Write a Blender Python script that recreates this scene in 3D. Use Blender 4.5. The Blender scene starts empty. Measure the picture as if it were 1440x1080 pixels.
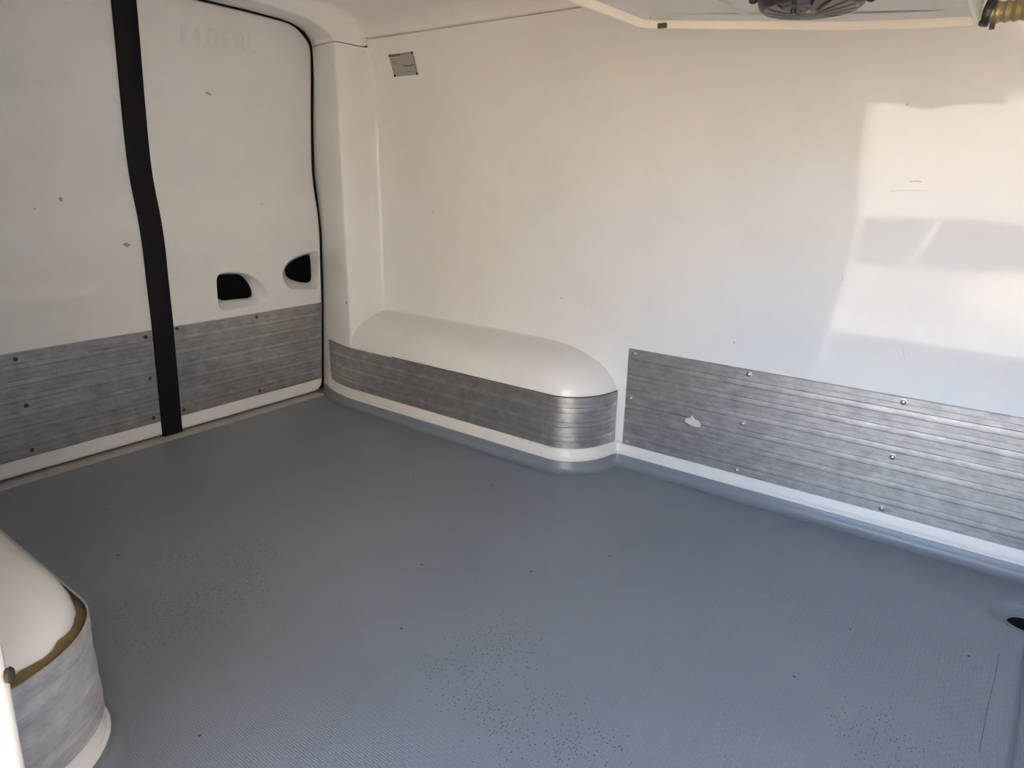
import bpy, bmesh, math, random
from mathutils import Vector, Matrix
from mathutils.geometry import delaunay_2d_cdt

random.seed(7)
sc = bpy.context.scene
C = sc.collection

# ------------------------------------------------------------------ camera
cam_d = bpy.data.cameras.new('camera')
cam = bpy.data.objects.new('camera', cam_d); C.objects.link(cam)
rt = Vector((0.80232346, 0.59662607, 0.01773151))
dn = Vector((0.18970983, -0.22672435, -0.95530427))
fw = Vector((-0.56593926, 0.76982687, -0.29509210))
m = Matrix((rt, -dn, -fw)).transposed().to_4x4()
m.translation = Vector((0, 0, 0.80))
cam.matrix_world = m
cam_d.sensor_width = 36
cam_d.lens = 939.6 / 1440 * 36
cam_d.clip_start = 0.01
sc.camera = cam

# ------------------------------------------------------------------ sky, sun, exposure
w = bpy.data.worlds.new('sky'); sc.world = w; w.use_nodes = True
nt = w.node_tree
sky = nt.nodes.new('ShaderNodeTexSky'); sky.sky_type = 'NISHITA'
sky.sun_disc = False; sky.sun_elevation = math.radians(42); sky.sun_rotation = math.radians(20)
sky.air_density = 1.0; sky.dust_density = 1.4; sky.ozone_density = 1.0
nt.nodes['Background'].inputs['Strength'].default_value = 0.52
nt.links.new(sky.outputs[0], nt.nodes['Background'].inputs[0])
sun_d = bpy.data.lights.new('sun', 'SUN'); sun_d.energy = 7.6; sun_d.angle = math.radians(0.53)
sun_d.color = (1.0, 0.84, 0.62)
sun = bpy.data.objects.new('sun', sun_d); C.objects.link(sun)
sun.location = (3, 8, 8)
sun.rotation_euler = Vector((-0.80, 0.50, 0.75)).to_track_quat('Z', 'Y').to_euler()
vs = sc.view_settings
vs.view_transform = 'Standard'; vs.look = 'None'; vs.gamma = 1.0; vs.use_curve_mapping = False
vs.exposure = 1.96

# ------------------------------------------------------------------ materials
def new_mat(name):
    mt = bpy.data.materials.new(name); mt.use_nodes = True
    n = mt.node_tree.nodes; return mt, n, mt.node_tree.links, n['Principled BSDF']

def plain(name, col, rough=0.5, metal=0.0, spec=0.5, noise=0.06, scale=30, bump=0.0):
    mt, n, l, b = new_mat(name)
    tc = n.new('ShaderNodeTexCoord')
    nz = n.new('ShaderNodeTexNoise'); nz.inputs['Scale'].default_value = scale; nz.inputs['Detail'].default_value = 4
    l.new(tc.outputs['Object'], nz.inputs['Vector'])
    mx = n.new('ShaderNodeMix'); mx.data_type = 'RGBA'
    mx.inputs[6].default_value = (*[max(0, c * (1 - noise)) for c in col], 1)
    mx.inputs[7].default_value = (*[min(1, c * (1 + noise)) for c in col], 1)
    l.new(nz.outputs[0], mx.inputs[0]); l.new(mx.outputs[2], b.inputs['Base Color'])
    b.inputs['Roughness'].default_value = rough; b.inputs['Metallic'].default_value = metal
    b.inputs['Specular IOR Level'].default_value = spec
    if bump:
        bp = n.new('ShaderNodeBump'); bp.inputs['Strength'].default_value = bump; bp.inputs['Distance'].default_value = 0.002
        l.new(nz.outputs[0], bp.inputs['Height']); l.new(bp.outputs[0], b.inputs['Normal'])
    return mt

def gelcoat(name, col, rough, wav=0.25):
    """white glass-fibre lining: glossy, faintly wavy, a little grubby"""
    mt, n, l, b = new_mat(name)
    tc = n.new('ShaderNodeTexCoord')
    nz = n.new('ShaderNodeTexNoise'); nz.inputs['Scale'].default_value = 5; nz.inputs['Detail'].default_value = 6; nz.inputs['Roughness'].default_value = .65
    l.new(tc.outputs['Object'], nz.inputs['Vector'])
    cr = n.new('ShaderNodeValToRGB')
    cr.color_ramp.elements[0].position = .30; cr.color_ramp.elements[0].color = (*[c * .955 for c in col], 1)
    cr.color_ramp.elements[1].position = .55; cr.color_ramp.elements[1].color = (*col, 1)
    l.new(nz.outputs[0], cr.inputs[0])
    # tiny scattered specks of dirt
    vo = n.new('ShaderNodeTexVoronoi'); vo.inputs['Scale'].default_value = 7; l.new(tc.outputs['Object'], vo.inputs['Vector'])
    lt = n.new('ShaderNodeMath'); lt.operation = 'LESS_THAN'; lt.inputs[1].default_value = .022
    l.new(vo.outputs['Distance'], lt.inputs[0])
    mm = n.new('ShaderNodeMath'); mm.operation = 'MULTIPLY'; mm.inputs[1].default_value = .35; l.new(lt.outputs[0], mm.inputs[0])
    mx = n.new('ShaderNodeMix'); mx.data_type = 'RGBA'; mx.inputs[7].default_value = (.25, .22, .18, 1)
    l.new(mm.outputs[0], mx.inputs[0]); l.new(cr.outputs[0], mx.inputs[6]); l.new(mx.outputs[2], b.inputs['Base Color'])
    b.inputs['Roughness'].default_value = rough
    b.inputs['Specular IOR Level'].default_value = .5
    wv = n.new('ShaderNodeTexNoise'); wv.inputs['Scale'].default_value = 4; wv.inputs['Detail'].default_value = 1
    l.new(tc.outputs['Object'], wv.inputs['Vector'])
    bp = n.new('ShaderNodeBump'); bp.inputs['Strength'].default_value = wav; bp.inputs['Distance'].default_value = .004
    l.new(wv.outputs[0], bp.inputs['Height']); l.new(bp.outputs[0], b.inputs['Normal'])
    return mt

PITCH = 0.0435
def brushed(name, col, rough, metal=.86):
    """mill-finish aluminium plank: ribs every PITCH in height, long streaks and oxide smudges"""
    mt, n, l, b = new_mat(name)
    tc = n.new('ShaderNodeTexCoord'); sp = n.new('ShaderNodeSeparateXYZ'); l.new(tc.outputs['Object'], sp.inputs[0])
    def mth(op, a, bb=None):
        q = n.new('ShaderNodeMath'); q.operation = op
        for i, v in enumerate((a, bb)):
            if v is None: continue
            if isinstance(v, (int, float)): q.inputs[i].default_value = v
            else: l.new(v, q.inputs[i])
        return q.outputs[0]
    fr = mth('FRACT', mth('DIVIDE', sp.outputs[2], PITCH))
    rib = mth('LESS_THAN', fr, .38)
    mp = n.new('ShaderNodeMapping'); mp.inputs['Scale'].default_value = (6, 6, 260); l.new(tc.outputs['Object'], mp.inputs[0])
    st = n.new('ShaderNodeTexNoise'); st.inputs['Scale'].default_value = 1; st.inputs['Detail'].default_value = 5; l.new(mp.outputs[0], st.inputs['Vector'])
    mp2 = n.new('ShaderNodeMapping'); mp2.inputs['Scale'].default_value = (26, 26, 46); l.new(tc.outputs['Object'], mp2.inputs[0])
    sm = n.new('ShaderNodeTexNoise'); sm.inputs['Scale'].default_value = 1; sm.inputs['Detail'].default_value = 7; sm.inputs['Roughness'].default_value = .7; l.new(mp2.outputs[0], sm.inputs['Vector'])
    cr = n.new('ShaderNodeValToRGB')
    cr.color_ramp.elements[0].position = .28; cr.color_ramp.elements[0].color = (*[c * .52 for c in col], 1)
    cr.color_ramp.elements[1].position = .62; cr.color_ramp.elements[1].color = (*col, 1)
    mixf = mth('ADD', mth('MULTIPLY', st.outputs[0], .25), mth('MULTIPLY', sm.outputs[0], .75)); l.new(mixf, cr.inputs[0])
    mx = n.new('ShaderNodeMix'); mx.data_type = 'RGBA'; mx.blend_type = 'MULTIPLY'
    mx.inputs[7].default_value = (.87, .87, .87, 1)
    l.new(mth('SUBTRACT', 1.0, rib), mx.inputs[0]); l.new(cr.outputs[0], mx.inputs[6]); l.new(mx.outputs[2], b.inputs['Base Color'])
    b.inputs['Metallic'].default_value = metal
    l.new(mth('ADD', rough - .10, mth('ADD', mth('MULTIPLY', mixf, .22), mth('MULTIPLY', rib, -.06))), b.inputs['Roughness'])
    bp = n.new('ShaderNodeBump'); bp.inputs['Strength'].default_value = .25; bp.inputs['Distance'].default_value = .001
    l.new(mixf, bp.inputs['Height']); l.new(bp.outputs[0], b.inputs['Normal'])
    return mt

def floor_material():
    """blue grey vinyl pressed with a fine basket-weave of bars, grit caught in it"""
    mt, n, l, b = new_mat('floor_vinyl')
    tc = n.new('ShaderNodeTexCoord'); sp = n.new('ShaderNodeSeparateXYZ'); l.new(tc.outputs['Object'], sp.inputs[0])
    def mth(op, a, bb=None, cc=None):
        q = n.new('ShaderNodeMath'); q.operation = op
        for i, v in enumerate((a, bb, cc)):
            if v is None: continue
            if isinstance(v, (int, float)): q.inputs[i].default_value = v
            else: l.new(v, q.inputs[i])
        return q.outputs[0]
    S = 1 / 0.0075
    # the weave runs at 45 degrees to nothing: cells square to the van
    u = mth('MULTIPLY', sp.outputs[0], S); v = mth('MULTIPLY', sp.outputs[1], S)
    ck = mth('MODULO', mth('ADD', mth('ADD', mth('FLOOR', u), mth('FLOOR', v)), 2000), 2)
    fu = mth('SUBTRACT', mth('FRACT', u), .5); fv = mth('SUBTRACT', mth('FRACT', v), .5)
    def mixv(f, a, bb): return mth('ADD', mth('MULTIPLY', a, mth('SUBTRACT', 1, f)), mth('MULTIPLY', bb, f))
    al = mixv(ck, fu, fv); ac = mixv(ck, fv, fu)
    d = mth('ABSOLUTE', mth('SUBTRACT', mth('ABSOLUTE', ac), .25))     # two bars per cell
    ss = n.new('ShaderNodeMapRange'); ss.interpolation_type = 'SMOOTHSTEP'; ss.inputs[1].default_value = .17; ss.inputs[2].default_value = .06; l.new(d, ss.inputs[0])
    se = n.new('ShaderNodeMapRange'); se.interpolation_type = 'SMOOTHSTEP'; se.inputs[1].default_value = .47; se.inputs[2].default_value = .36; l.new(mth('ABSOLUTE', al), se.inputs[0])
    bar = mth('MULTIPLY', ss.outputs[0], se.outputs[0])
    # worn smooth in places
    wn = n.new('ShaderNodeTexNoise'); wn.inputs['Scale'].default_value = 3; wn.inputs['Detail'].default_value = 3; l.new(tc.outputs['Object'], wn.inputs['Vector'])
    # grit clusters
    cl = n.new('ShaderNodeTexNoise'); cl.inputs['Scale'].default_value = 4.2; cl.inputs['Detail'].default_value = 4; cl.inputs['Roughness'].default_value = .6
    mp = n.new('ShaderNodeMapping'); mp.inputs['Location'].default_value = (3.1, 7.7, 1.3); l.new(tc.outputs['Object'], mp.inputs[0]); l.new(mp.outputs[0], cl.inputs['Vector'])
    patch = None      # where grit has gathered: centre x, y, spread
    for (cx, cy, rad) in ((-1.334, .592, .10), (-1.215, .695, .10), (-1.163, .503, .13), (-1.137, .60, .10), (-.633, .694, .08), (-.56, .69, .07), (-.47, .684, .11), (-.40, .69, .09), (-.35, .70, .08), (-.028, 1.00, .10), (-1.523, 1.232, .22), (-.62, .80, .12)):
        df = n.new('ShaderNodeVectorMath'); df.operation = 'DISTANCE'; df.inputs[1].default_value = (cx, cy, 0); l.new(tc.outputs['Object'], df.inputs[0])
        q = mth('SUBTRACT', 1.0, mth('DIVIDE', df.outputs['Value'], rad * (1.25 if cy < 1.1 else 1.1)))
        if cy > 1.1: q = mth('MULTIPLY', q, .35)
        patch = q if patch is None else mth('MAXIMUM', patch, q)
    clm = n.new('ShaderNodeMapRange'); clm.inputs[1].default_value = .46; clm.inputs[2].default_value = .95
    l.new(mth('ADD', mth('MULTIPLY', mth('MAXIMUM', patch, 0.0), .75), mth('MULTIPLY', cl.outputs[0], .6)), clm.inputs[0])
    gv = n.new('ShaderNodeTexVoronoi'); gv.inputs['Scale'].default_value = 190; gv.inputs['Randomness'].default_value = .5; l.new(tc.outputs['Object'], gv.inputs['Vector'])
    gh = n.new('ShaderNodeTexWhiteNoise'); l.new(gv.outputs['Position'], gh.inputs[0])
    gs = mth('MULTIPLY', mth('LESS_THAN', gv.outputs['Distance'], .24), mth('LESS_THAN', gh.outputs[0], mth('MULTIPLY', clm.outputs[0], .8)))
    fs = n.new('ShaderNodeTexVoronoi'); fs.inputs['Scale'].default_value = 12; l.new(tc.outputs['Object'], fs.inputs['Vector'])
    g2 = mth('LESS_THAN', fs.outputs['Distance'], .035)
    grit = mth('MAXIMUM', gs, g2)
    cr = n.new('ShaderNodeValToRGB')
    cr.color_ramp.elements[0].position = .3; cr.color_ramp.elements[0].color = (.208, .238, .280, 1)
    cr.color_ramp.elements[1].position = .7; cr.color_ramp.elements[1].color = (.250, .282, .328, 1)
    dn_ = n.new('ShaderNodeTexNoise'); dn_.inputs['Scale'].default_value = 2.3; dn_.inputs['Detail'].default_value = 6; l.new(tc.outputs['Object'], dn_.inputs['Vector'])
    l.new(dn_.outputs[0], cr.inputs[0])
    wr_ = n.new('ShaderNodeMix'); wr_.data_type = 'RGBA'; wr_.inputs[7].default_value = (.36, .39, .43, 1)      # bar tops polished paler by wear
    l.new(mth('MULTIPLY', bar, mth('MULTIPLY', wn.outputs[0], .55)), wr_.inputs[0]); l.new(cr.outputs[0], wr_.inputs[6])
    mx = n.new('ShaderNodeMix'); mx.data_type = 'RGBA'; mx.inputs[7].default_value = (.035, .033, .032, 1)
    l.new(mth('MULTIPLY', grit, .85), mx.inputs[0]); l.new(wr_.outputs[2], mx.inputs[6]); l.new(mx.outputs[2], b.inputs['Base Color'])
    b.inputs['Specular IOR Level'].default_value = .5
    l.new(mth('ADD', .30, mth('MULTIPLY', dn_.outputs[0], .16)), b.inputs['Roughness'])
    bp = n.new('ShaderNodeBump'); bp.inputs['Distance'].default_value = .0016
    l.new(mth('MULTIPLY', wn.outputs[0], 1.3), bp.inputs['Strength'])
    l.new(bar, bp.inputs['Height']); l.new(bp.outputs[0], b.inputs['Normal'])
    return mt

M = dict(
    gel=gelcoat('white_gelcoat', (.875, .882, .875), .035, .10),
    gel_door=gelcoat('white_gelcoat_door', (.885, .888, .88), .22, .12),
    gel_roof=gelcoat('white_gelcoat_roof', (.885, .888, .88), .30, .12),
    alu=brushed('reeded_aluminium', (.66, .66, .66), .41),
    alu_scuffed=brushed('scuffed_aluminium', (.70, .71, .73), .55, .45),
    floor=floor_material(),
    cove=plain('floor_upstand_vinyl', (.21, .24, .28), .32, noise=.04),
    bead=plain('white_sealant', (.80, .79, .77), .3, noise=.03),
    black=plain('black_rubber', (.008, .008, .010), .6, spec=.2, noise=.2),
    cavity=plain('cavity_dark', (.003, .003, .0035), .7, spec=.08, noise=.2),  # near-black colour stands in for the dark inside openings
    rivet=plain('rivet_aluminium', (.55, .55, .55), .3, 1.0),
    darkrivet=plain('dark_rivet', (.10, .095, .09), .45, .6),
    sill=plain('sill_plastic', (.42, .40, .38), .45, noise=.10, scale=18),
    glue=plain('old_adhesive', (.16, .115, .045), .7, noise=.5, scale=60, bump=.8),
    label=plain('label_paper', (.40, .41, .39), .45, noise=.08, scale=60),
    ink=plain('label_ink', (.10, .09, .075), .6),
    ghost=plain('faded_lettering', (.80, .785, .76), .3),
    stain=plain('wall_scuff', (.36, .34, .31), .6), stain_pale=plain('wall_hairline', (.66, .63, .58), .5),
    evap=plain('cooler_white_plastic', (.62, .63, .60), .38, noise=.03),
    evap_rim=plain('cooler_cream_rim', (.78, .76, .66), .35, noise=.03),
    plug=plain('dark_rubber_plug', (.04, .036, .032), .7, spec=.2),
    floorscuff=plain('floor_scuff', (.10, .11, .13), .6, noise=.5, scale=40),
    fan=plain('fan_black_plastic', (.018, .018, .02), .38, noise=.15),
    fan_grey=plain('fan_guard_grey', (.10, .097, .09), .4, .2, noise=.08),
    hose=plain('hose_brass_braid', (.34, .28, .15), .35, .6, noise=.15, scale=120),
    flake=plain('paint_flake', (.72, .70, .64), .6),
    ring=plain('drain_ring', (.20, .215, .24), .35, noise=.05),
    steel_white=plain('white_body_paint', (.80, .80, .79), .15, noise=.02),
    ground=plain('concrete_paving', (.64, .42, .18), .9, noise=.40, scale=1.1),  # blotchy tone stands in for sun and tree-shade patches on the paving
    render=plain('pale_render', (.80, .77, .70), .9, noise=.05, scale=2),
    render_dull=plain('grey_render', (.42, .42, .405), .9, noise=.05, scale=2),
    glass=plain('dark_glass', (.02, .022, .025), .05, noise=.1),
    carpaint=plain('silver_car_paint', (.46, .44, .40), .22, .35, noise=.02),
    tyre=plain('tyre_rubber', (.02, .02, .02), .8),
)

# ------------------------------------------------------------------ mesh helpers
class MB:
    def __init__(s): s.v = []; s.f = []
    def grid(s, rows, closed_u=False, closed_v=False, flip=False):
        """rows: list of equal-length point lists -> quads"""
        b0 = len(s.v); nr = len(rows); nc = len(rows[0])
        for r in rows: s.v += [tuple(p) for p in r]
        for i in range(nr if closed_v else nr - 1):
            for j in range(nc if closed_u else nc - 1):
                a = b0 + i * nc + j; b = b0 + i * nc + (j + 1) % nc
                c = b0 + ((i + 1) % nr) * nc + (j + 1) % nc; d = b0 + ((i + 1) % nr) * nc + j
                s.f.append((a, d, c, b) if flip else (a, b, c, d))
    def poly(s, pts):
        b0 = len(s.v); s.v += [tuple(p) for p in pts]; s.f.append(tuple(range(b0, b0 + len(pts))))
    def tri(s, pts, faces):
        b0 = len(s.v); s.v += [tuple(p) for p in pts]; s.f += [tuple(b0 + i for i in f) for f in faces]
    def box(s, a, b):
        x0, y0, z0 = a; x1, y1, z1 = b
        P = [(x0,y0,z0),(x1,y0,z0),(x1,y1,z0),(x0,y1,z0),(x0,y0,z1),(x1,y0,z1),(x1,y1,z1),(x0,y1,z1)]
        s.tri(P, [(0,3,2,1),(4,5,6,7),(0,1,5,4),(1,2,6,5),(2,3,7,6),(3,0,4,7)])
    def prism(s, pts, z0, z1):
        n = len(pts); lo = [(x, y, z0) for x, y in pts]; hi = [(x, y, z1) for x, y in pts]
        s.tri(lo + hi, [tuple(range(n - 1, -1, -1)), tuple(range(n, 2 * n))] + [(i, (i + 1) % n, n + (i + 1) % n, n + i) for i in range(n)])
    def lathe(s, prof, origin, axis, seg=32, cap=True):
        ax = Vector(axis).normalized(); q = ax.to_track_quat('Z', 'Y'); o = Vector(origin)
        rows = [[o + q @ Vector((r * math.cos(2*math.pi*k/seg), r * math.sin(2*math.pi*k/seg), h)) for k in range(seg)] for r, h in prof]
        b0 = len(s.v); s.grid(rows, closed_u=True)
        if cap:
            n = len(prof)
            s.f.append(tuple(b0 + k for k in range(seg - 1, -1, -1))); s.f.append(tuple(b0 + (n - 1) * seg + k for k in range(seg)))
    def tube(s, pts, rad, seg=12):
        pts = [Vector(p) for p in pts]; rows = []
        for i, p in enumerate(pts):
            t = (pts[min(i + 1, len(pts) - 1)] - pts[max(i - 1, 0)]).normalized()
            up = Vector((0, 0, 1)) if abs(t.z) < .9 else Vector((1, 0, 0))
            a = t.cross(up).normalized(); b = a.cross(t).normalized()
            r = rad[i] if isinstance(rad, (list, tuple)) else rad
            rows.append([p + a * r * math.cos(2*math.pi*k/seg) + b * r * math.sin(2*math.pi*k/seg) for k in range(seg)])
        b0 = len(s.v); s.grid(rows, closed_u=True)
        s.f.append(tuple(b0 + k for k in range(seg))); s.f.append(tuple(b0 + (len(pts) - 1) * seg + k for k in range(seg - 1, -1, -1)))
    def build(s, name, mat, parent=None, base=(0, 0, 0), smooth=True, angle=35, merge=True):
        """vertices are given in world space; base = world position of the object's origin"""
        base = Vector(base)
        me = bpy.data.meshes.new(name)
        me.from_pydata([Vector(p) - base for p in s.v], [], s.f)
        bm = bmesh.new(); bm.from_mesh(me)
        if merge: bmesh.ops.remove_doubles(bm, verts=bm.verts, dist=1e-5)
        bmesh.ops.recalc_face_normals(bm, faces=bm.faces)
        if smooth:
            for f in bm.faces: f.smooth = True
            for e in bm.edges:
                if len(e.link_faces) == 2 and e.calc_face_angle(0) > math.radians(angle): e.smooth = False
        bm.to_mesh(me); bm.free()
        me.materials.append(mat)
        o = bpy.data.objects.new(name, me); C.objects.link(o)
        if parent is None: o.location = base
        else:
            o.parent = parent; o.location = base - world_of(parent)
        return o

def world_of(o):
    p = Vector(o.location)
    while o.parent: o = o.parent; p += Vector(o.location)
    return p
def thing(o, label, cat, group=None):
    o['label'] = label; o['category'] = cat
    if group: o['group'] = group
    return o
def struct(o, label=None):
    o['kind'] = 'structure'
    if label: o['label'] = label
    return o
def empty(name, loc):
    o = bpy.data.objects.new(name, None); C.objects.link(o); o.location = loc; o.empty_display_size = .05; return o

_riv = {}
def rivet(parent, pos, normal, r=.0052, mat='rivet', name='rivet'):
    key = (r, mat)
    pw = world_of(parent)
    if key not in _riv:
        b = MB(); prof = [(r * 1.35, -.0005), (r * 1.35, .0006), (r, .0009)] + [(r * math.cos(a), .0009 + r * .55 * math.sin(a)) for a in (.35, .75, 1.15, 1.45)]
        b.lathe(prof, (0, 0, 0), (0, 0, 1), 14)
        o = b.build(name, M[mat], None); _riv[key] = o
    else:
        o = _riv[key].copy(); o.name = name; C.objects.link(o)
    o.parent = parent; o.location = Vector(pos) - pw
    o.rotation_mode = 'QUATERNION'; o.rotation_quaternion = Vector(normal).to_track_quat('Z', 'Y')
    return o

def lerp_tab(z, Z, X):
    if z <= Z[0]: return X[0]
    for i in range(len(Z) - 1):
        if z <= Z[i + 1]:
            t = (z - Z[i]) / (Z[i + 1] - Z[i]); return X[i] + t * (X[i + 1] - X[i])
    return X[-1]
def smooth_tab(z, Z, X, h=.03):
    return sum(lerp_tab(z + k * h / 3, Z, X) for k in range(-3, 4)) / 7

def resample(pts, n, closed=True):
    P = [Vector(p) for p in pts]; seg = list(zip(P, P[1:] + P[:1])) if closed else list(zip(P, P[1:]))
    L = [(b - a).length for a, b in seg]; T = sum(L); out = []
    cnt = n if closed else n - 1
    for k in range(n):
        d = T * k / cnt; i = 0
        while i < len(L) - 1 and d > L[i]: d -= L[i]; i += 1
        a, b = seg[i]; out.append(a.lerp(b, min(1, d / max(L[i], 1e-9))))
    return out
def chaikin(pts, it=2, closed=True):
    P = [Vector(p) for p in pts]
    for _ in range(it):
        Q = []
        N = len(P)
        if not closed: Q.append(P[0])
        for i in range(N if closed else N - 1):
            a, b = P[i], P[(i + 1) % N]; Q += [a * .75 + b * .25, a * .25 + b * .75]
        if not closed: Q.append(P[-1])
        P = Q
    return P
def offset_path(P, d, closed=False):
    """2D polyline offset to its left by d"""
    out = []; N = len(P)
    for i, p in enumerate(P):
        a = P[(i - 1) % N] if (closed or i > 0) else None
        b = P[(i + 1) % N] if (closed or i < N - 1) else None
        n1 = Vector((-(p - a).y, (p - a).x)).normalized() if a is not None and (p - a).length > 1e-9 else None
        n2 = Vector((-(b - p).y, (b - p).x)).normalized() if b is not None and (b - p).length > 1e-9 else None
        if n1 is None: n1 = n2
        if n2 is None: n2 = n1
        nn = (n1 + n2); nn = nn / max(.35, (1 + n1.dot(n2)))
        out.append(p + nn * d)
    return out

# ================================================================== the setting
YW = 1.659; YA = 1.497; XEND = 0.36; YM = 0.89       # far wall, arch face, bulkhead, centre line
mir = lambda y: 2 * YM - y

# profile of the rear doors: x as a function of height
ZS = [0, .15, .28, .36, .5, .6, .68, .75, .82, .9, 1.02, 1.1, 1.22, 1.30]
XS = [-2.036, -2.022, -2.01, -2.002, -1.995, -1.988, -1.992, -2.004, -2.008, -2.002, -1.99, -1.98, -1.968, -1.962]
dx = lambda z: smooth_tab(z, ZS, XS)

# plan of the foot of the far side: post jamb, wheel arch face, rounded arch end, wall
def arc(cx, cy, a, b, t0, t1, n):
    return [Vector((cx + a * math.cos(t0 + (t1 - t0) * k / n), cy + b * math.sin(t0 + (t1 - t0) * k / n))) for k in range(n + 1)]
JAMB = [Vector((-2.05, 1.563)), Vector((-1.995, 1.545)), Vector((-1.95, 1.527)), Vector((-1.90, 1.512)), Vector((-1.85, 1.502)), Vector((-1.80, YA))]
ARCH_END = arc(-.966, YW, .125, YW - YA, -math.pi / 2, -.16, 14)
FIL = [Vector((-.8385, 1.642)), Vector((-.833, 1.652)), Vector((-.822, 1.6575))]
FOOT = JAMB + [Vector((x, YA)) for x in (-1.6, -1.4, -1.2, -1.05)] + ARCH_END + FIL + [Vector((x, YW)) for x in (-.80, -.6, -.4, -.2, 0, .2, XEND)]

# floor ------------------------------------------------------------
def floor_h(x, y):
    h = 0.0
    dxx, dyy = (x - .168) / .085, (y - 1.492) / .062
    r = math.sqrt(dxx * dxx + dyy * dyy)
    if r < 1: h -= .009 * min(1, (1 - r) / .30) ** 2 * (3 - 2 * min(1, (1 - r) / .30))
    if r < .60: h -= .003 * min(1, (.60 - r) / .12)
    g = .133 + .049 * (y - 1.04)
    if y < 1.44:
        t = min(1, max(0, (x - g) / .006)); k = min(1, max(0, (1.435 - y) / .03))
        t2 = min(1, max(0, (x - g - .020) / .008))
        h -= (.016 * t * t * (3 - 2 * t) - .009 * t2) * k
    return h
b = MB()
xs = [-2.06 + .1 * i for i in range(21)] + [.045 + .003 * i for i in range(107)]
ys = [-.08, .0, .1, .2, .4, .6, .8, .9, 1.0, 1.1, 1.2, 1.3, 1.36] + [1.38 + .005 * i for i in range(61)]
HOLE = (.153, 1.477, .029)
rows = [[(x, y, floor_h(x, y)) for x in xs] for y in ys]
b.grid(rows)
fl = b.build('floor', M['floor'], smooth=True, angle=60); struct(fl)

b = MB(); P = [Vector((.1145, 1.335)), Vector((.111, 1.26)), Vector((.104, 1.16)), Vector((.0985, 1.05))]
b.grid([[(q.x, q.y, .0006) for q in offset_path(P, d)] for d in (.0005, -.0005)])
b.build('scuff_mark', M['floorscuff'], fl, base=(.105, 1.2, .0006), smooth=False)

# floor upstand (vinyl coved up the walls) and the white bead on top
def sweep(mb, path, prof):
    """prof: list of (offset to the right of the path = into the van, z)"""
    rows = []
    for off, z in prof:
        P = offset_path(path, -off); rows.append([(p.x, p.y, z) for p in P])
    mb.grid(rows)
b = MB()
COVE = [(.034, .0005), (.026, .0012), (.019, .004), (.0135, .010), (.011, .018), (.0105, .031), (.0085, .033), (0, .033)]
INNER = [p for p in FOOT]
sweep(b, INNER, COVE)
cv = b.build('baseboard_right', M['cove'], smooth=True, angle=70); struct(cv)
b = MB()
BEAD = [(.0105, .0325), (.0108, .035), (.0095, .0375), (.0075, .038), (.0072, .0395), (.0075, .041), (.0065, .046), (.003, .058), (.0015, .066), (0, .067)]
sweep(b, INNER, BEAD)
bd = b.build('trim_1', M['bead'], smooth=True, angle=50); struct(bd)

# far side wall with its rear post --------------------------------
def lean(z):            # the lining leans in towards the roof
    t = max(0, z - 1.05) / .165
    return .042 * t * t
POST = [(p, 0.0) for p in JAMB[:-1]]
POST += [(Vector((-1.812, YA + .0005)), 0), (Vector((-1.804, YA + .002)), 0), (Vector((-1.8, YA + .008)), 0), (Vector((-1.799, 1.56)), .2), (Vector((-1.799, 1.61)), .6),
         (Vector((-1.797, 1.640)), 1), (Vector((-1.792, 1.6495)), 1), (Vector((-1.784, 1.6525)), 1), (Vector((-1.772, 1.6535)), 1), (Vector((-1.766, 1.6565)), 1), (Vector((-1.755, YW)), 1)]
POST += [(Vector((x, YW)), 1) for x in [-1.7 + .1 * i for i in range(21)] + [XEND]]
b = MB()
zs = [0, .1, .2, .3, .4, .6, .8, .95] + [1.0 + .0213 * i for i in range(11)]
rows = []
for z in zs:
    r = []
    for p, s in POST:
        x = p.x
        if p.x < -1.99: x = dx(z) - .03 if p.x < -2.0 else dx(z) + .004
        zz = z if p.x > -1.79 else min(z, 1.19)          # seam is lower across the post
        if z == zs[-1] and p.x <= -1.79: zz = 1.19
        r.append((x, p.y - lean(zz) * s, zz))
    rows.append(r)
b.grid(rows)
rows = [rows[-1], [(x, y + .03, z) if x > -1.79 else (x - .02, y + .02, z) for x, y, z in rows[-1]]]
b.grid(rows)
wr = b.build('wall_right', M['gel'], smooth=True, angle=50); struct(wr)

# roof lining, arched, with the header frame over the rear doors ---
HALF_OUT = [(1.672, 1.2165), (1.640, 1.2168), (1.617, 1.217), (1.6155, 1.222), (1.61, 1.235), (1.596, 1.251), (1.574, 1.265), (1.527, 1.281), (1.487, 1.289), (1.42, 1.293), (1.25, 1.297), (.89, 1.30)]
HALF_IN = [(1.4975, 1.1925), (1.4974, 1.1935), (1.495, 1.198), (1.488, 1.2045), (1.477, 1.2115), (1.462, 1.219), (1.44, 1.2275), (1.405, 1.237), (1.368, 1.242), (1.274, 1.2475), (1.12, 1.25), (.89, 1.25)]
HALF_DOOR = [(1.545, 1.1925), (1.5449, 1.1935), (1.5435, 1.20), (1.538, 1.212), (1.530, 1.224), (1.518, 1.238), (1.50, 1.249), (1.475, 1.256), (1.44, 1.2605), (1.30, 1.264), (1.12, 1.265), (.89, 1.265)]
def full(h): return h + [(mir(y), z) for y, z in reversed(h[:-1])]
OUT, INN, DOO = full(HALF_OUT), full(HALF_IN), full(HALF_DOOR)
def off2(P, d):
    Q = offset_path([Vector(p) for p in P], d); return [(q.x, q.y) for q in Q]
b = MB()
xr = [XEND, 0, -.4, -.8, -1.2, -1.5, -1.70, -1.76, -1.785]
rows = [[(x, y, z) for y, z in OUT] for x in xr]
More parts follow.
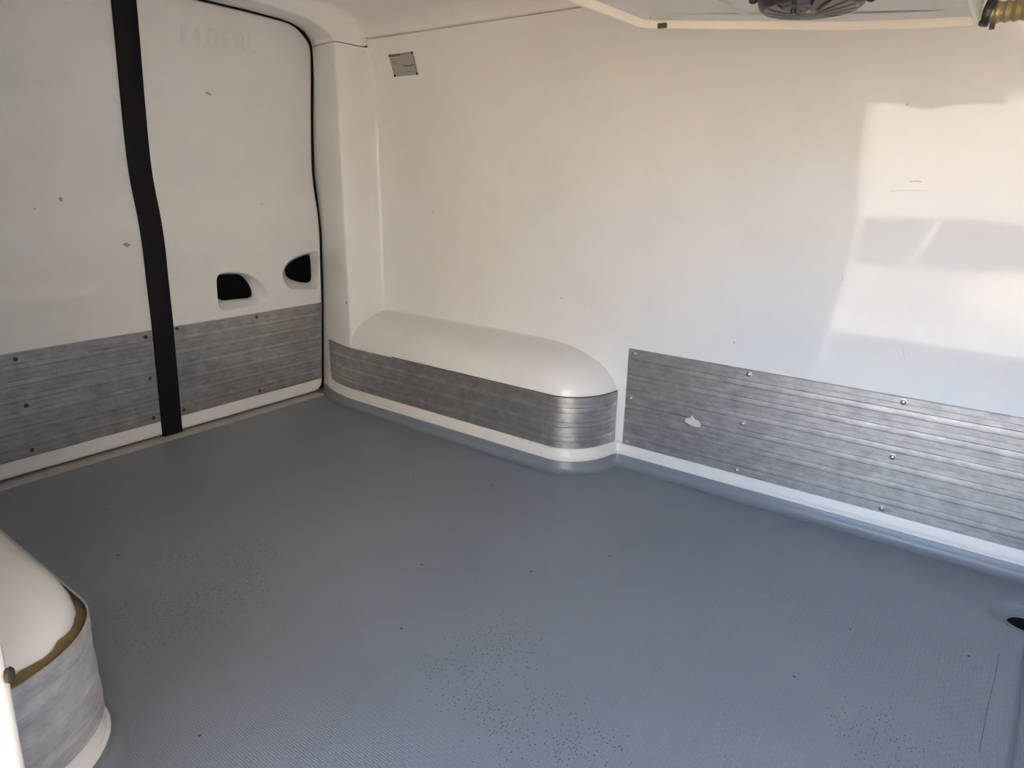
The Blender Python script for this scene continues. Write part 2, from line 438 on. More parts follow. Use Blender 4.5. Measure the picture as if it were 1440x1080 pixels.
# soft fillet from roof into the header face, then its inner edge, then the underside back to the doors
FLAT = lambda P: [(1.613, 1.1925)] + [(1.620, 1.2165)] + P[2:-2] + [(mir(1.620), 1.2165), (mir(1.613), 1.1925)]
mixp = lambda A, B, t: [(a[0] + (b_[0] - a[0]) * t, a[1] + (b_[1] - a[1]) * t) for a, b_ in zip(A, B)]
rows.append([(-1.795, y, z) for y, z in mixp(FLAT(OUT), INN, .08)])
rows.append([(-1.799, y, z) for y, z in mixp(FLAT(OUT), INN, .22)])
rows.append([(-1.800, y, z) for y, z in mixp(FLAT(OUT), INN, .55)])
rows.append([(-1.801, y, z) for y, z in mixp(FLAT(OUT), INN, .90)])
rows.append([(-1.805, y, z) for y, z in mixp(FLAT(OUT), INN, .98)])
rows.append([(-1.813, y, z) for y, z in INN])
rows.append([(-1.90, y, z) for y, z in mixp(INN, DOO, .36)])
rows.append([(-1.95, y, z) for y, z in mixp(INN, DOO, .68)])
rows.append([(dx(z) + .004, y, z) for y, z in DOO])
rows.append([(dx(z) - .05, y + .004 * (1 if y > YM else -1), z) for y, z in DOO])
b.grid(rows)
ce = b.build('ceiling', M['gel_roof'], smooth=True, angle=75); struct(ce)
# near rear post (mirror of the far one), near wall with the sliding-door opening, bulkhead
XP = -.60
def pil(z): return lerp_tab(z, [0, .2, .34, .47, .6, 1.0, 1.3], [-.632, -.612, -.590, -.566, -.558, -.592, -.60])
b = MB()
rows = []
for z in zs:
    r = []
    for p, s in POST:
        if p.x > -.75: break
        x = p.x
        if p.x < -1.99: x = dx(z) - .03 if p.x < -2.0 else dx(z) + .004
        zz = min(z, 1.19) if p.x <= -1.79 else z
        if z == zs[-1] and p.x <= -1.79: zz = 1.19
        r.append((x, mir(p.y - lean(zz) * s), zz))
    e = pil(z); yw = mir(YW - lean(z))
    r += [(e - .05, yw, z), (e - .012, yw - .001, z), (e - .004, yw - .004, z), (e, yw - .012, z), (e + .002, yw - .06, z), (e + .002, -.06, z), (e - .01, -.075, z), (e - .3, -.08, z), (-2.03, -.08, z)]
    rows.append(r)
b.grid(rows)
# lintel over the opening, strip ahead of the opening
b.box((XP - .02, -.08, 1.135), (XEND, mir(YW) - .002, 1.32))
b.box((XEND - .06, -.08, 0), (XEND + .02, mir(YW) - .004, 1.14))
wl = b.build('wall_left', M['gel_roof'], smooth=True, angle=50); struct(wl)
b = MB(); b.box((XEND, -.08, -.02), (XEND + .04, 1.70, 1.34)); wf = b.build('wall_front', M['gel_roof']); struct(wf)
# outer skin of the body so that no light leaks in
b = MB()
b.box((-2.16, -.10, 1.31), (XEND + .05, 1.86, 1.36))
b.box((-2.16, 1.70, -.30), (XEND + .05, 1.86, 1.33))
b.box((-2.16, -.10, -.30), (-2.09, 1.86, 1.33))
b.box((-2.16, -.10, -.30), (XEND + .05, 1.86, -.03))
sk = b.build('trim_2', M['steel_white'], smooth=False); struct(sk)

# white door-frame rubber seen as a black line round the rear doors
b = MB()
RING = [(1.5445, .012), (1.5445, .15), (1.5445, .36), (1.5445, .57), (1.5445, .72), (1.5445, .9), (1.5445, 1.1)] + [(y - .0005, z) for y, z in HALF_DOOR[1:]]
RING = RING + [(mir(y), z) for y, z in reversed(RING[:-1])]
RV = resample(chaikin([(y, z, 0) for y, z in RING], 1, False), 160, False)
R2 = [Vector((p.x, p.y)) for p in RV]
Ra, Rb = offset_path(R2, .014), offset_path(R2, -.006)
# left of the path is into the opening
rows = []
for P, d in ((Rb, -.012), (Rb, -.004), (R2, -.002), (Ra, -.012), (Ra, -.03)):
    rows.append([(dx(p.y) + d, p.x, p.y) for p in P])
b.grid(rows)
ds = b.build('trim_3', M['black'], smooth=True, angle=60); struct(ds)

# sill strip in front of the doors
b = MB()
prof = [(-2.06, .002), (-2.032, .004), (-2.012, .0055), (-1.999, .0035), (-1.994, .0015), (-1.9925, -.001)]
rows = [[(x, y, z) for y in (.23, .4, .7, 1.0, 1.3, 1.45, 1.50, 1.515)] for x, z in prof]
b.grid(rows)
ss = b.build('trim_4', M['sill'], smooth=True); struct(ss)

# ================================================================== rear doors
def cdt_face(outer, holes, step, fn):
    pts = [Vector((p[0], p[1])) for p in outer]; loops = [list(range(len(outer)))]
    for h in holes:
        loops.append(list(range(len(pts), len(pts) + len(h)))); pts += [Vector((p[0], p[1])) for p in h]
    y0 = min(p.x for p in pts); y1 = max(p.x for p in pts); z0 = min(p.y for p in pts); z1 = max(p.y for p in pts)
    def near(P, q):
        return min((q - a).length for a in P)
    def inside(P, q):
        c = False; n = len(P)
        for i in range(n):
            a, b_ = P[i], P[i - 1]
            if (a[1] > q.y) != (b_[1] > q.y) and q.x < (b_[0] - a[0]) * (q.y - a[1]) / (b_[1] - a[1]) + a[0]: c = not c
        return c
    base = list(pts)
    y = y0 + step / 2
    while y < y1:
        z = z0 + step / 2
        while z < z1:
            q = Vector((y, z))
            if inside(outer, q) and not any(inside(h, q) for h in holes) and near(base, q) > step * .4: pts.append(q)
            z += step
        y += step
    r = delaunay_2d_cdt(pts, [], loops, 2, 1e-6)
    return [fn(p.x, p.y) for p in r[0]], r[2]

def add_door(name, outer, recesses, emboss=lambda y, z: 0):
    b = MB()
    O = resample([(p[0], p[1]) for p in outer], 220)
    # orientation: make it counter-clockwise so that the left side is inward
    area = sum(O[i - 1].x * O[i].y - O[i].x * O[i - 1].y for i in range(len(O)))
    if area < 0: O.reverse()
    front = offset_path(O, .007, True); mid = offset_path(O, .0032, True)
    holes = []; rim = []
    for oc, ic in recesses:
        a = resample(chaikin(oc, 1), 64); c = resample(chaikin(ic, 2), 64)
        if sum(a[i - 1].x * a[i].y - a[i].x * a[i - 1].y for i in range(64)) < 0: a.reverse()
        if sum(c[i - 1].x * c[i].y - c[i].x * c[i - 1].y for i in range(64)) < 0: c.reverse()
        ca = sum(a, Vector((0, 0))) / 64; cc = sum(c, Vector((0, 0))) / 64
        k = min(range(64), key=lambda k: sum(((a[i] - ca) - (c[(i + k) % 64] - cc)).length for i in range(64)))
        c = [c[(i + k) % 64] for i in range(64)]
        holes.append(offset_path(a, -.005, True)); rim.append((a, c))
    P, F = cdt_face(front, holes, .022, lambda y, z: (dx(z) + emboss(y, z), y, z))
    b.tri(P, F)
    b.grid([[(dx(p.y) + d, p.x, p.y) for p in Q] for Q, d in ((front, 0), (offset_path(O, .0048, True), -.0012), (mid, -.0035), (offset_path(O, .0010, True), -.007), (O, -.016), (O, -.05))], closed_u=True)
    for h, (a, c) in zip(holes, rim):
        b.grid([[(dx(p.y) + d, p.x, p.y) for p in Q] for Q, d in ((h, 0), (offset_path(h, .003, True), -.0012), (a, -.005), ([p.lerp(q, .5) for p, q in zip(a, c)], -.022), (c, -.035), (c, -.05))], closed_u=True)
    o = b.build(name, M['gel_door'], base=(dx(0.0), sum(p.x for p in O) / len(O), 0.0), smooth=True, angle=60)
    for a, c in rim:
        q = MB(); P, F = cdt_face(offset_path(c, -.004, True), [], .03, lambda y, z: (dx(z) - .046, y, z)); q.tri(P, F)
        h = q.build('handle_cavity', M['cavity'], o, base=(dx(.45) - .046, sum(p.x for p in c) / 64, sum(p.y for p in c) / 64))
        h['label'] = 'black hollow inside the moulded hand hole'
    return o

A_o = [(1.139,.47),(1.143,.486),(1.153,.494),(1.185,.4935),(1.229,.488),(1.258,.477),(1.285,.457),(1.305,.432),(1.315,.411),(1.314,.391),(1.298,.379),(1.235,.378),(1.16,.377),(1.146,.381),(1.138,.398)]
A_i = [(1.15,.465),(1.154,.480),(1.167,.487),(1.241,.481),(1.261,.465),(1.278,.44),(1.286,.417),(1.284,.40),(1.272,.395),(1.238,.398),(1.15,.400)]
B_o = [(1.5292,.540),(1.520,.5375),(1.458,.528),(1.416,.516),(1.395,.5),(1.383,.481),(1.381,.461),(1.388,.44),(1.404,.421),(1.417,.415),(1.524,.401),(1.5292,.415),(1.5292,.5)]
B_i = [(1.520,.527),(1.483,.520),(1.441,.508),(1.416,.487),(1.411,.472),(1.417,.454),(1.437,.44),(1.475,.427),(1.515,.420),(1.528,.428),(1.530,.446),(1.530,.492),(1.527,.516)]
# right leaf: from the middle seam to the far post
R_o = [(.955, .007), (1.50, .007), (1.518, .010), (1.531, .018), (1.538, .03), (1.5412, .045), (1.5418, .3), (1.5418, 1.10), (1.5418, 1.17)]
R_o += [(y - .0035 - .0045 * math.exp(-((y - 1.515) / .03) ** 2), z - .0045 * min(1, max(0, (z - 1.19) / .05)) - .0045 * math.exp(-((y - 1.515) / .03) ** 2)) for y, z in HALF_DOOR[2:]]
R_o = R_o[:-1] + [(.955, 1.256)]
door_r = add_door('door_2', R_o, [(A_o, A_i), (B_o, B_i)])
struct(door_r, 'right white rear door leaf with two hand holes and an aluminium kick plate')
L_o = [(mir(y), z) for y, z in R_o]; L_o[0] = (.951, .007); L_o[-1] = (.951, 1.256)
def embL(y, z):
    g = lambda a, c, s: math.exp(-((a - c) / s) ** 2)
    lobe = 1 / (1 + math.exp((y - .745) / .022))
    e = -.010 * lobe * g(z, 1.012, .020) + .004 * lobe * g(z, .975, .02)
    lobe2 = 1 / (1 + math.exp((y - .76) / .03))
    e += .009 * lobe2 * g(z, .478, .020) - .005 * lobe2 * g(z, .515, .02)
    return e
door_l = add_door('door_1', L_o, [], embL)
struct(door_l, 'left white rear door leaf with faint pressed hollows and an aluminium kick plate')

# black rubber seal strip over the seam between the leaves
b = MB()
zz = [.006 + (1.262 - .006) * k / 60 for k in range(61)]
sec = [(.922, -.004), (.922, .006), (.9235, .0085), (.926, .0095), (.945, .0105), (.964, .0105), (.980, .0095), (.9825, .0085), (.984, .006), (.984, -.004)]
b.grid([[(dx(z) + d, y, z) for y, d in sec] for z in zz])
b.poly([(dx(zz[0]) + d, y, zz[0]) for y, d in sec]); b.poly([(dx(zz[-1]) + d, y, zz[-1]) for y, d in sec])
seal = b.build('rubber_seal', M['black'], door_r, base=(dx(0), .953, .006))
seal['label'] = 'broad black rubber strip over the seam of the doors'

# ------------------------------------------------------------------ aluminium kick plates
def rib_profile(z0, z1):
    """(height, relief) pairs: a raised rib and a flat, with a fine groove on both sides of the rib"""
    out = [(z0, 0.0)]
    k = math.floor(z0 / PITCH)
    while k * PITCH < z1:
        a = k * PITCH
        for f, d in ((.0, .0), (.018, -.0014), (.040, .0005), (.19, .0008), (.335, .0005), (.358, -.0014), (.386, .0), (.62, -.0001), (.66, -.0001), (.674, -.0006), (.688, -.0001)):
            z = a + f * PITCH
            if z0 + .001 < z < z1 - .001: out.append((z, d))
        k += 1
    out.append((z1, 0.0)); return out
def plate(name, path_fn, n, z0, z1, parent, base, rel=.003, mat='alu'):
    """path_fn(k, z, off) -> world point at the k-th station, off = distance out of the wall"""
    b = MB(); pr = rib_profile(z0, z1)
    rows = [[path_fn(k, pr[0][0], 0) for k in range(n)], [path_fn(k, pr[0][0], rel * .7) for k in range(n)]]
    rows += [[path_fn(k, z, rel + d) for k in range(n)] for z, d in pr]
    rows += [[path_fn(k, pr[-1][0], rel * .7) for k in range(n)], [path_fn(k, pr[-1][0], 0) for k in range(n)]]
    b.grid(rows)
    for k in (0, n - 1): b.poly([r[k] for r in rows])
    return b.build(name, M[mat], parent, base=base, smooth=True, angle=20)

ysL = [.235 + (.921 - .235) * k / 12 for k in range(13)]
pl = plate('kick_plate', lambda k, z, o: (dx(z) + o, ysL[k], z), 13, .057, .351, door_l, (dx(0), .58, 0))
pl['label'] = 'grey ribbed aluminium kick plate'
for y, z in ((.573, .333), (.9, .333), (.901, .204), (.579, .203), (.575, .075), (.9, .075), (.25, .333), (.25, .204), (.25, .075)):
    rivet(pl, (dx(z) + .0035, y, z), (1, 0, 0), .0042, 'darkrivet')
ysR = [.985 + (1.528 - .985) * k / 12 for k in range(13)] + [1.534, 1.5385]
def prp(k, z, o):
    back = 0 if k < 13 else (.002 if k == 13 else .010)
    return (dx(z) + o - back, ysR[k], z)
pr_ = plate('kick_plate', prp, 15, .057, .351, door_r, (dx(0), 1.26, 0))
pr_['label'] = 'grey ribbed aluminium kick plate'
for y, z, mt in ((.995, .343, 'darkrivet'), (1.267, .337, 'darkrivet'), (.995, .212, 'rivet'), (1.269, .206, 'rivet'), (1.525, .201, 'rivet'), (.995, .075, 'darkrivet'), (1.267, .072, 'darkrivet')):
    rivet(pr_, (dx(z) + .0035, y, z), (1, 0, 0), .0042, mt)

# plate on the far wall
xsW = [-.8135, -.8] + [-.75 + .1 * k for k in range(11)] + [XEND - .02]
wp = plate('kick_plate', lambda k, z, o: (xsW[k], YW - o, z), len(xsW), .064, .350, None, (-.25, YW, 0))
thing(wp, 'flat ribbed aluminium kick plate riveted along the side wall, with a pale paint flake', 'kick plate')
for x in (-.796, -.478, -.135, .20):
    for z in (.338, .206, .075):
        rivet(wp, (x, YW - .0038, z), (0, -1, 0), .0056 if x > -.7 else .0048)
b = MB()
fk = [(-.632, .176), (-.628, .186), (-.617, .190), (-.612, .199), (-.606, .190), (-.594, .187), (-.586, .178), (-.588, .169), (-.603, .168), (-.618, .170)]
b.grid([[(x, YW - .0025, z) for x, z in fk], [(x, YW - .0048, z) for x, z in fk]], closed_u=True)
b.poly([(x, YW - .0048, z) for x, z in fk])
pf = b.build('paint_flake', M['flake'], wp, base=(-.608, YW - .004, .178)); pf['label'] = 'pale flake of paint stuck on the plate'

# ------------------------------------------------------------------ wheel arches
def make_arch(mirrored):
    Y = (lambda y: mir(y)) if mirrored else (lambda y: y)
    x_back = -1.806
    levels = [(-.004, YA, -.841, 0), (.10, YA, -.841, 0), (.20, YA, -.8415, 0), (.225, YA + .0005, -.844, 0), (.240, YA + .002, -.850, 0), (.255, YA + .006, -.860, .0), (.268, YA + .013, -.873, 0), (.280, YA + .023, -.888, 0),
              (.291, YA + .036, -.905, 0), (.301, YA + .053, -.925, 0), (.310, YA + .073, -.948, 0), (.318, YA + .097, -.975, 0), (.3245, YA + .120, -1.003, 0), (.330, YA + .142, -1.035, 0), (.3335, YA + .155, -1.06, 0), (.336, YA + .1605, -1.085, 0), (.341, YA + .164, -1.11, 0)]
    b = MB(); rows = []
    for z, yf, xe, _ in levels:
        bb = max(YW - yf, 0) + .004; a = .125 + .25 * max(0, z - .24)
        r = [(x_back + (xe - a - x_back) * t, Y(yf), z) for t in (0, .2, .4, .6, .8)]
        r += [(p.x, Y(p.y), z) for p in arc(xe - a, yf + bb, a, bb, -math.pi / 2, 0, 18)]
        rows.append(r)
    b.grid(rows)
    base = (-1.3, Y(YW), 0)
    root = empty('wheel_arch', base)
    b.build('arch_cover', M['gel'], root, base=base, smooth=True, angle=60)
    return root, Y
def arch_plate(root, Y, off, with_glue):
    PE = arc(-.966, YW, .125, YW - YA, -math.pi / 2, -.02, 16)
    if with_glue:
        P = [Vector((x, YA)) for x in (-1.79, -1.6, -1.4, -1.2, -1.05)] + PE
    else:
        P = [Vector((-1.985, 1.5412)), Vector((-1.965, 1.533)), Vector((-1.93, 1.5202)), Vector((-1.90, 1.512)), Vector((-1.85, 1.502)), Vector((-1.80, YA))] + [Vector((x, YA)) for x in (-1.6, -1.4, -1.2, -1.05)] + PE
    def fn(k, z, o):
        t = max(0, (k - 8) / (len(P) - 9))
        q = offset_path(P, -(o + off * (1 if z > .2 else .75) * (1 - .9 * t * t)))[k]
        return (q.x, Y(q.y), z)
    base = (-1.3, Y(YA), 0)
    p = plate('kick_plate', fn, len(P), .068, .220, root, base, rel=.0025, mat='alu_scuffed' if with_glue else 'alu')
    if with_glue:
        b = MB()
        A = offset_path(P, .002)
        B_ = [offset_path(P, -(off * (1 - .9 * max(0, (k - 8) / (len(P) - 9)) ** 2) + .0005))[k] for k in range(len(P))]
        rnd = [random.uniform(-.004, .004) for _ in P]
        rows = [[(q.x, Y(q.y), z + rnd[i] * (z > .21)) for i, q in enumerate(Q)] for Q, z in ((B_, .195), (B_, .2155), ([a.lerp(c, .5) for a, c in zip(A, B_)], .219), (A, .226))]
        b.grid(rows)
        g = b.build('glue_or_gap_shade', M['glue'], root, base=(-1.0, Y(YA), .2)); g['label'] = 'brown old glue squeezed out above the kick plate'
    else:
        b = MB(); A, B_ = offset_path(P[6:], -.0002), offset_path(P[6:], -.0016)  # dark strip painted in for the shaded gap above the plate
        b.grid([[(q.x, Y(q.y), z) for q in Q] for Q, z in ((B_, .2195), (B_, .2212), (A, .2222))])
        g = b.build('glue_or_gap_shade', M['darkrivet'], root, base=(-1.0, Y(YA), .22)); g['label'] = 'thin dark strip standing in for gap shade above the kick plate'
    return p, P
far, Yf = make_arch(False)
thing(far, 'white moulded wheel arch with aluminium wrap along the right side wall, in the far corner', 'wheel arch')
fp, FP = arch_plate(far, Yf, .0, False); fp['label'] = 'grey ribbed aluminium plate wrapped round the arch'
near_, Yn = make_arch(True)
thing(near_, 'rounded white wheel arch at lower left beside the door pillar, brown glue above its plate', 'wheel arch')
np_, NP = arch_plate(near_, Yn, .011, True); np_['label'] = 'scuffed light grey aluminium plate wrapped round the arch'
rivet(np_, (-.872, Yn(1.605) , .205), (.7, .7, 0), .004, 'darkrivet')
b = MB()
sweep(b, [Vector((p.x, p.y)) for p in FOOT if p.x > -1.81 and p.x < -.7], COVE); b.v = [(x, mir(y), z) for x, y, z in b.v]
struct(b.build('baseboard_left', M['cove'], smooth=True, angle=70))
b = MB()
sweep(b, [Vector((p.x, p.y)) for p in FOOT if p.x > -1.81 and p.x < -.7], [(o * 1.3, z) for o, z in BEAD]); b.v = [(x, mir(y), z) for x, y, z in b.v]
struct(b.build('trim_5', M['bead'], smooth=True, angle=50))
# small dark clip on the edge of the door pillar
b = MB(); b.lathe([(.002, -.003), (.0055, -.002), (.0065, .001), (.005, .003), (.002, .004)], (pil(.414) - .003, mir(YW) - .003, .414), (.5, .85, 0), 14)
clip = b.build('pillar_plug', M['plug'], base=(pil(.414), mir(YW), .414))
thing(clip, 'small dark plug on the edge of the white door pillar at far left', 'plug')

# ------------------------------------------------------------------ floor drain
b = MB()
hx, hy, hr = HOLE; hz = floor_h(hx, hy)
b.lathe([(hr + .008, -.004), (hr + .008, .0015), (hr + .004, .0035), (hr + .001, .003), (hr - .002, .0)], (hx, hy, hz + .001), (0, 0, 1), 36, cap=False)
dr = b.build('floor_drain', M['ring'], base=(hx, hy, hz))
thing(dr, 'round floor drain with dark hole at the lower right edge of the grey floor', 'drain')
b = MB(); b.lathe([(hr - .0005, -.0005), (hr - .0005, .0012), (0.001, .0006)], (hx, hy, hz + .001), (0, 0, 1), 36)
dh = b.build('drain_opening', M['cavity'], dr, base=(hx, hy, hz)); dh['label'] = 'black drain opening'

# ------------------------------------------------------------------ label on the wall
b = MB()
def wy(z): return YW - lean(z)
sx0, sx1, sz0, sz1 = -1.711, -1.606, 1.103, 1.166
sk_ = -.0
def S(u, v, o):
    x = sx0 + (sx1 - sx0) * u + .006 * (1 - v) - .003; z = sz0 + (sz1 - sz0) * v
    return (x, wy(z) - o, z)
b.grid([[S(u / 4, v / 4, .0015) for u in range(5)] for v in range(5)])
edge = [S(u, v, 0) for u, v in ((0, 0), (1, 0), (1, 1), (0, 1))]; edge2 = [S(u, v, .0015) for u, v in ((0, 0), (1, 0), (1, 1), (0, 1))]
b.grid([edge, edge2], closed_u=True)
stk = b.build('sticker', M['label'], base=S(.5, 0, 0), smooth=False)
thing(stk, 'small grey printed data label with dark corners on the wall near the rear post', 'label')
b = MB()
def mark(u0, u1, v0, v1):
    b.grid([[S(u0, v0, .0019), S(u1, v0, .0019)], [S(u0, v1, .0019), S(u1, v1, .0019)]])
def line(u0, u1, v, h, gap=.012, wmin=.012, wmax=.04):
    u = u0
    while u < u1:
        wd = random.uniform(wmin, wmax); mark(u, min(u1, u + wd), v - h * random.uniform(.3, .5), v + h * random.uniform(.3, .5)); u += wd + gap * random.uniform(.5, 1.3)
line(.06, .50, .93, .10, .008); line(.52, .86, .95, .05, .02)
line(.05, .30, .80, .022); line(.05, .24, .66, .03); line(.05, .30, .57, .03)
line(.46, .95, .44, .06, .012); line(.56, .86, .40, .03)
line(.60, .92, .16, .03); line(.1, .9, .035, .012)
mark(.975, .992, .25, .85)
b.build('printed_text', M['ink'], stk, base=S(.5, .5, .0019), smooth=False, merge=False)
for u, v in ((.03, .95), (.97, .95), (.03, .05), (.97, .05)):
    b = MB(); c = S(u, v, .0018); b.lathe([(.0042, -.001), (.0042, .0008), (.003, .0016)], c, (0, -1, 0), 10)
    b.build('corner_rivet', M['darkrivet'], stk, base=c)

# faded ghost lettering and scuffs on the right leaf
b = MB()
def stroke(p, q, wd=.010):
    p, q = Vector(p), Vector(q); d = (q - p).normalized(); nrm = Vector((-d.y, d.x)) * wd / 2
    pts = [p + nrm, q + nrm, q - nrm, p - nrm]
    b.poly([(dx(t.y) + .0006, t.x, t.y) for t in pts])
z0g = lambda y: 1.144 + (y - 1.095) * .03
def letter(strokes, y, wd, h=.042):
    for (u0, v0, u1, v1) in strokes: stroke((y + u0 * wd, z0g(y) + v0 * h), (y + u1 * wd, z0g(y) + v1 * h))
letter([(0, 0, 0, 1), (0, 1, .9, 1), (0, .5, .6, .5)], 1.102, .022)
letter([(.8, 0, .8, 1), (0, .45, .8, 1), (0, .4, 1, .4)], 1.134, .022)
letter([(0, .1, 0, .9), (0, 1, 1, 1), (1, .9, 1, .1), (0, 0, 1, 0)], 1.180, .026)
letter([(0, 0, 0, 1), (0, 1, 1, 1), (0, .5, .8, .5)], 1.228, .024)
letter([(0, 0, 0, 1), (0, 1, .9, 1), (.9, 1, .9, .5), (0, .5, .9, .5), (.4, .5, 1, 0)], 1.268, .026)
letter([(0, 0, 0, 1), (0, 0, .9, 0)], 1.312, .022)
gl = b.build('faded_lettering', M['ghost'], door_r, base=(dx(1.16), 1.2, 1.16), smooth=False, merge=False); gl['label'] = 'ghost of removed lettering'
def scuff(parent, fn, c, s, seed):
    rnd = random.Random(seed); b = MB(); n = 9
    pts = [(c[0] + s[0] * math.cos(2 * math.pi * k / n) * rnd.uniform(.4, 1.1), c[1] + s[1] * math.sin(2 * math.pi * k / n) * rnd.uniform(.4, 1.1)) for k in range(n)]
    b.poly([fn(*p) for p in pts]); b.build('scuff_mark', M['stain'], parent, base=fn(*c), smooth=False)
fd = lambda y, z: (dx(z) + .0008, y, z)
scuff(door_l, fd, (.740, .726), (.007, .007), 1); scuff(door_l, fd, (.880, .603), (.012, .007), 2)
scuff(door_r, fd, (1.173, 1.02), (.013, .004), 4)
fw_ = lambda x, z: (x, YA - .001 if x < -1.79 else wy(z) - .0008, z)
scuff(wr, lambda x, z: (x, 1.4965, z), (-1.815, .379), (.005, .009), 3)
fa = lambda x, z: (x, wy(z) - .0008, z)
def hair(pts, wd=.0012):
    b = MB()
    P = [Vector(p) for p in pts]; A, B_ = offset_path(P, wd / 2), offset_path(P, -wd / 2)
    b.grid([[fa(q.x, q.y) for q in Q] for Q in (A, B_)]); b.build('scratch', M['stain_pale'], wr, base=fa(*pts[0]), smooth=False)
hair([(-.235, .787), (-.20, .789), (-.165, .789)]); hair([(-.203, .806), (-.192, .808), (-.182, .806)], .002)
hair([(-.158, .46), (-.153, .445), (-.147, .432)]); hair([(-.300, .605), (-.300, .590)], .0015)

# ------------------------------------------------------------------ ceiling cooler (evaporator)
ev = empty('evaporator', (-.36, .90, 1.297))
thing(ev, 'pale ceiling-mounted cooling unit with black fan underneath and brass-coloured hose, hung at upper right', 'cooling unit')
OUTL = [(-.650, .64), (-.651, 1.00), (-.643, 1.245), (-.628, 1.262), (-.45, 1.318), (-.292, 1.365), (-.19, 1.372), (-.115, 1.370), (-.108, 1.362), (-.106, .64)]
def ez(x): return 1.0705 + (1.038 - 1.0705) * (x + .65) / .56
OV = [Vector(p) for p in OUTL]
area = sum(OV[i - 1].x * OV[i].y - OV[i].x * OV[i - 1].y for i in range(len(OV)))
if area < 0: OV.reverse()
b = MB()
def ring(d, dz, zfix=None): return [(p.x, p.y, (ez(p.x) + dz) if zfix is None else zfix) for p in offset_path(OV, d, True)]
b.grid([ring(.004, .012), ring(.002, .05), ring(.015, .10), ring(.06, 0, 1.297)], closed_u=True)
b.grid([ring(.0145, .0115), ring(.03, .0135), ring(.05, .016)], closed_u=True)
b.poly(ring(.05, .016)); b.poly(ring(.06, 0, 1.297))
b.build('housing', M['evap'], ev, base=(-.36, .9, 1.15), smooth=True, angle=30)
b = MB()
b.grid([ring(.003, .020), ring(-.001, .016), ring(0, .002), ring(.003, 0), ring(.008, .001), ring(.012, .008), ring(.018, .0125)], closed_u=True)
rm = b.build('drip_tray_rim', M['evap_rim'], ev, base=(-.36, .9, 1.05), smooth=True, angle=40); rm['label'] = 'cream drip tray rim'
b = MB()   # folded seam across the underside
for p, q in (((-.50, .62), (-.44, 1.27)),):
    p, q = Vector(p), Vector(q); d = (q - p).normalized(); nn = Vector((-d.y, d.x)) * .004
    P = [(p + nn), (q + nn), (q - nn), (p - nn)]
    b.grid([[(t.x, t.y, ez(t.x) + .018) for t in P], [(t.x, t.y, ez(t.x) + .0125) for t in P]], closed_u=True); b.poly([(t.x, t.y, ez(t.x) + .0125) for t in P])
b.build('seam_strip', M['evap'], ev, base=(-.47, .95, 1.07), smooth=False)
b = MB(); b.box((-.606, 1.2555, 1.0675), (-.590, 1.2625, 1.0755)); o = b.build('drain_clip', M['darkrivet'], ev, base=(-.6, 1.26, 1.07))
# fan
fx, fy, fz = -.270, 1.0, 1.013
b = MB()
b.lathe([(.045, 1.075), (.078, 1.075), (.078, fz + .034), (.073, fz + .028), (.068, fz + .026), (.066, fz + .012), (.063, fz + .004), (.058, fz), (.0545, fz), (.0545, fz + .010), (.012, fz + .012)], (fx, fy, 0), (0, 0, 1), 48)
fh = b.build('fan', M['fan'], ev, base=(fx, fy, 1.05)); fh['label'] = 'round black fan under the unit'
for k in range(6):
    a = 2 * math.pi * (k + .46) / 6; c = (fx + .072 * math.cos(a), fy + .072 * math.sin(a), fz + .020)
    q = MB(); q.lathe([(.003, -.012), (.0055, -.010), (.006, .004), (.004, .010)], c, (0, 0, 1), 12); q.build('fixing_knob', M['fan'], fh, base=c)
b = MB()
for k in range(16):     # curved guard blades
    a = 2 * math.pi * k / 16; rows = []
    for t in range(7):
        r = .018 + (.0560 - .018) * t / 6; aa = a + .10 * (t / 6) ** 2; h = fz - .0055 + .0055 * (t / 6) ** 1.5; wd = .0022 + .0125 * (t / 6) ** 1.3
        c = Vector((fx + r * math.cos(aa), fy + r * math.sin(aa), h)); n2 = Vector((-math.sin(aa), math.cos(aa), 0)) * wd * .55
        rows.append([c + n2, c - n2, c - n2 + Vector((0, 0, .003)), c + n2 + Vector((0, 0, .003))])
    b.grid(rows, closed_u=True)
fg = b.build('fan_guard', M['fan_grey'], fh, base=(fx, fy, fz), smooth=False, merge=False); fg['label'] = 'grey radial fan guard'
b = MB(); b.lathe([(.001, fz - .0100), (.012, fz - .0095), (.0175, fz - .0075), (.0195, fz - .004), (.0195, fz + .008)], (fx, fy, 0), (0, 0, 1), 32)
fc = b.build('fan_hub', M['fan_grey'], fh, base=(fx, fy, fz))
b = MB(); b.box((fx - .022, fy - .046, fz - .004), (fx + .012, fy - .016, fz + .006)); b.lathe([(.0035, -.003), (.0035, .003)], (fx - .012, fy - .030, fz - .006), (0, 0, 1), 12); b.build('motor_bracket', M['fan'], fh, base=(fx, fy - .03, fz))
# drain hose with clamp
hy_, hz_ = 1.345, 1.052
b = MB(); pts, rad = [], []
for k in range(150):
    x = -.100 + (XEND + .100) * k / 149; pts.append((x, hy_, hz_ + .004 * (x + .088) / .45)); rad.append(.0148 + .0012 * math.sin(2 * math.pi * (x / .0115)))
b.tube(pts, rad, 20); hs = b.build('hose', M['hose'], ev, base=(-.088, hy_, hz_)); hs['label'] = 'corrugated brass-coloured hose'
b = MB(); b.lathe([(.0155, -.006), (.0195, -.006), (.0205, -.003), (.0205, .003), (.0195, .006), (.0155, .006)], (-.101, hy_, hz_ + .002), (1, .0, -.22), 28)
b.box((-.096, hy_ - .004, hz_ - .023), (-.089, hy_ + .003, hz_ - .013))
hc = b.build('hose_clamp', M['fan'], ev, base=(-.094, hy_, hz_)); hc['label'] = 'black hose clamp'

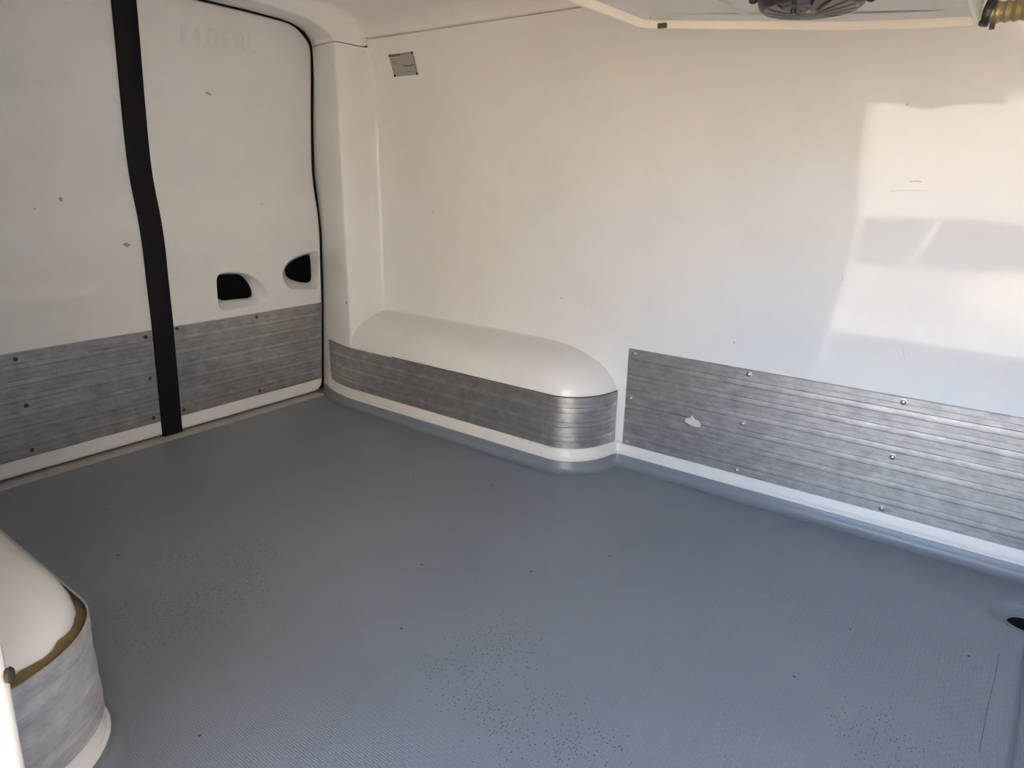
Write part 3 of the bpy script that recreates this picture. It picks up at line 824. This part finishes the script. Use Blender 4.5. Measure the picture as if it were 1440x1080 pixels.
# ================================================================== outside: reflected in the glossy wall, except the added bounce block
ZG = -.80
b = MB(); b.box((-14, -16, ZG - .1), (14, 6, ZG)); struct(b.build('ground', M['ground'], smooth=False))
b = MB(); b.box((-9, -9.4, ZG), (4.2, -9.0, 2.2)); struct(b.build('wall_1', M['render_dull'], smooth=False))
b = MB(); b.box((4.2, -9.4, ZG), (4.6, -.6, 4.2)); bl = b.build('bounce_building', M['render'], base=(4.4, -5, ZG), smooth=False)  # added out of view to bounce sunlight towards the rear doors
thing(bl, 'unseen pale block added outside the van door to bounce sunlight in', 'bounce_building')

def car(name, x0, y0, label):
    root = empty(name, (x0, y0, ZG)); thing(root, label, 'car', None)
    # body outline (x, z) extruded in y with narrowing towards the roof
    side = [(-2.05, .35), (-2.1, .62), (-1.95, .86), (-1.2, .95), (-.55, 1.38), (.75, 1.42), (1.45, 1.02), (2.0, .94), (2.1, .6), (2.05, .33)]
    side = [(p.x, p.y) for p in chaikin(side, 2, False)]
    def wid(z): return .86 - max(0, z - .9) * .38
    b = MB(); rows = []
    for t in (-1, -.96, -.5, .5, .96, 1):
        s = .97 if abs(t) == 1 else 1.0
        rows.append([(x0 + x * s, y0 + t * wid(z), ZG + .30 + (z - .30) * s) for x, z in side])
    b.grid(rows)
    b.poly(rows[0]); b.poly(rows[-1]); b.poly([r[0] for r in rows] + [r[-1] for r in reversed(rows)])
    b.build('body', M['carpaint'], root, base=(x0, y0, ZG + .3), angle=30)
    for quad in ([(-1.02, .97), (-.5, 1.32), (.16, 1.345), (.02, .97)], [(.09, .97), (.23, 1.345), (.70, 1.345), (1.22, 1.02), (1.22, .97)]):
        for t in (-1, 1):
            b = MB(); P = [(x0 + x, y0 + t * (wid(z) + .004), ZG + z) for x, z in quad]; Q = [(x, y - t * .03, z) for x, y, z in P]
            b.grid([P, Q], closed_u=True); b.poly(P); b.build('window', M['glass'], root, base=P[0], smooth=False)
    for wx in (-1.3, 1.3):
        for t in (-1, 1):
            b = MB(); c = (x0 + wx, y0 + t * .78, ZG + .31); b.lathe([(.20, -.1), (.31, -.09), (.31, .09), (.20, .1)], c, (0, 1, 0), 28); b.build('wheel', M['tyre'], root, base=c)
car('car', -.75, -4.0, 'silver car parked outside, reflected in the glossy side wall')
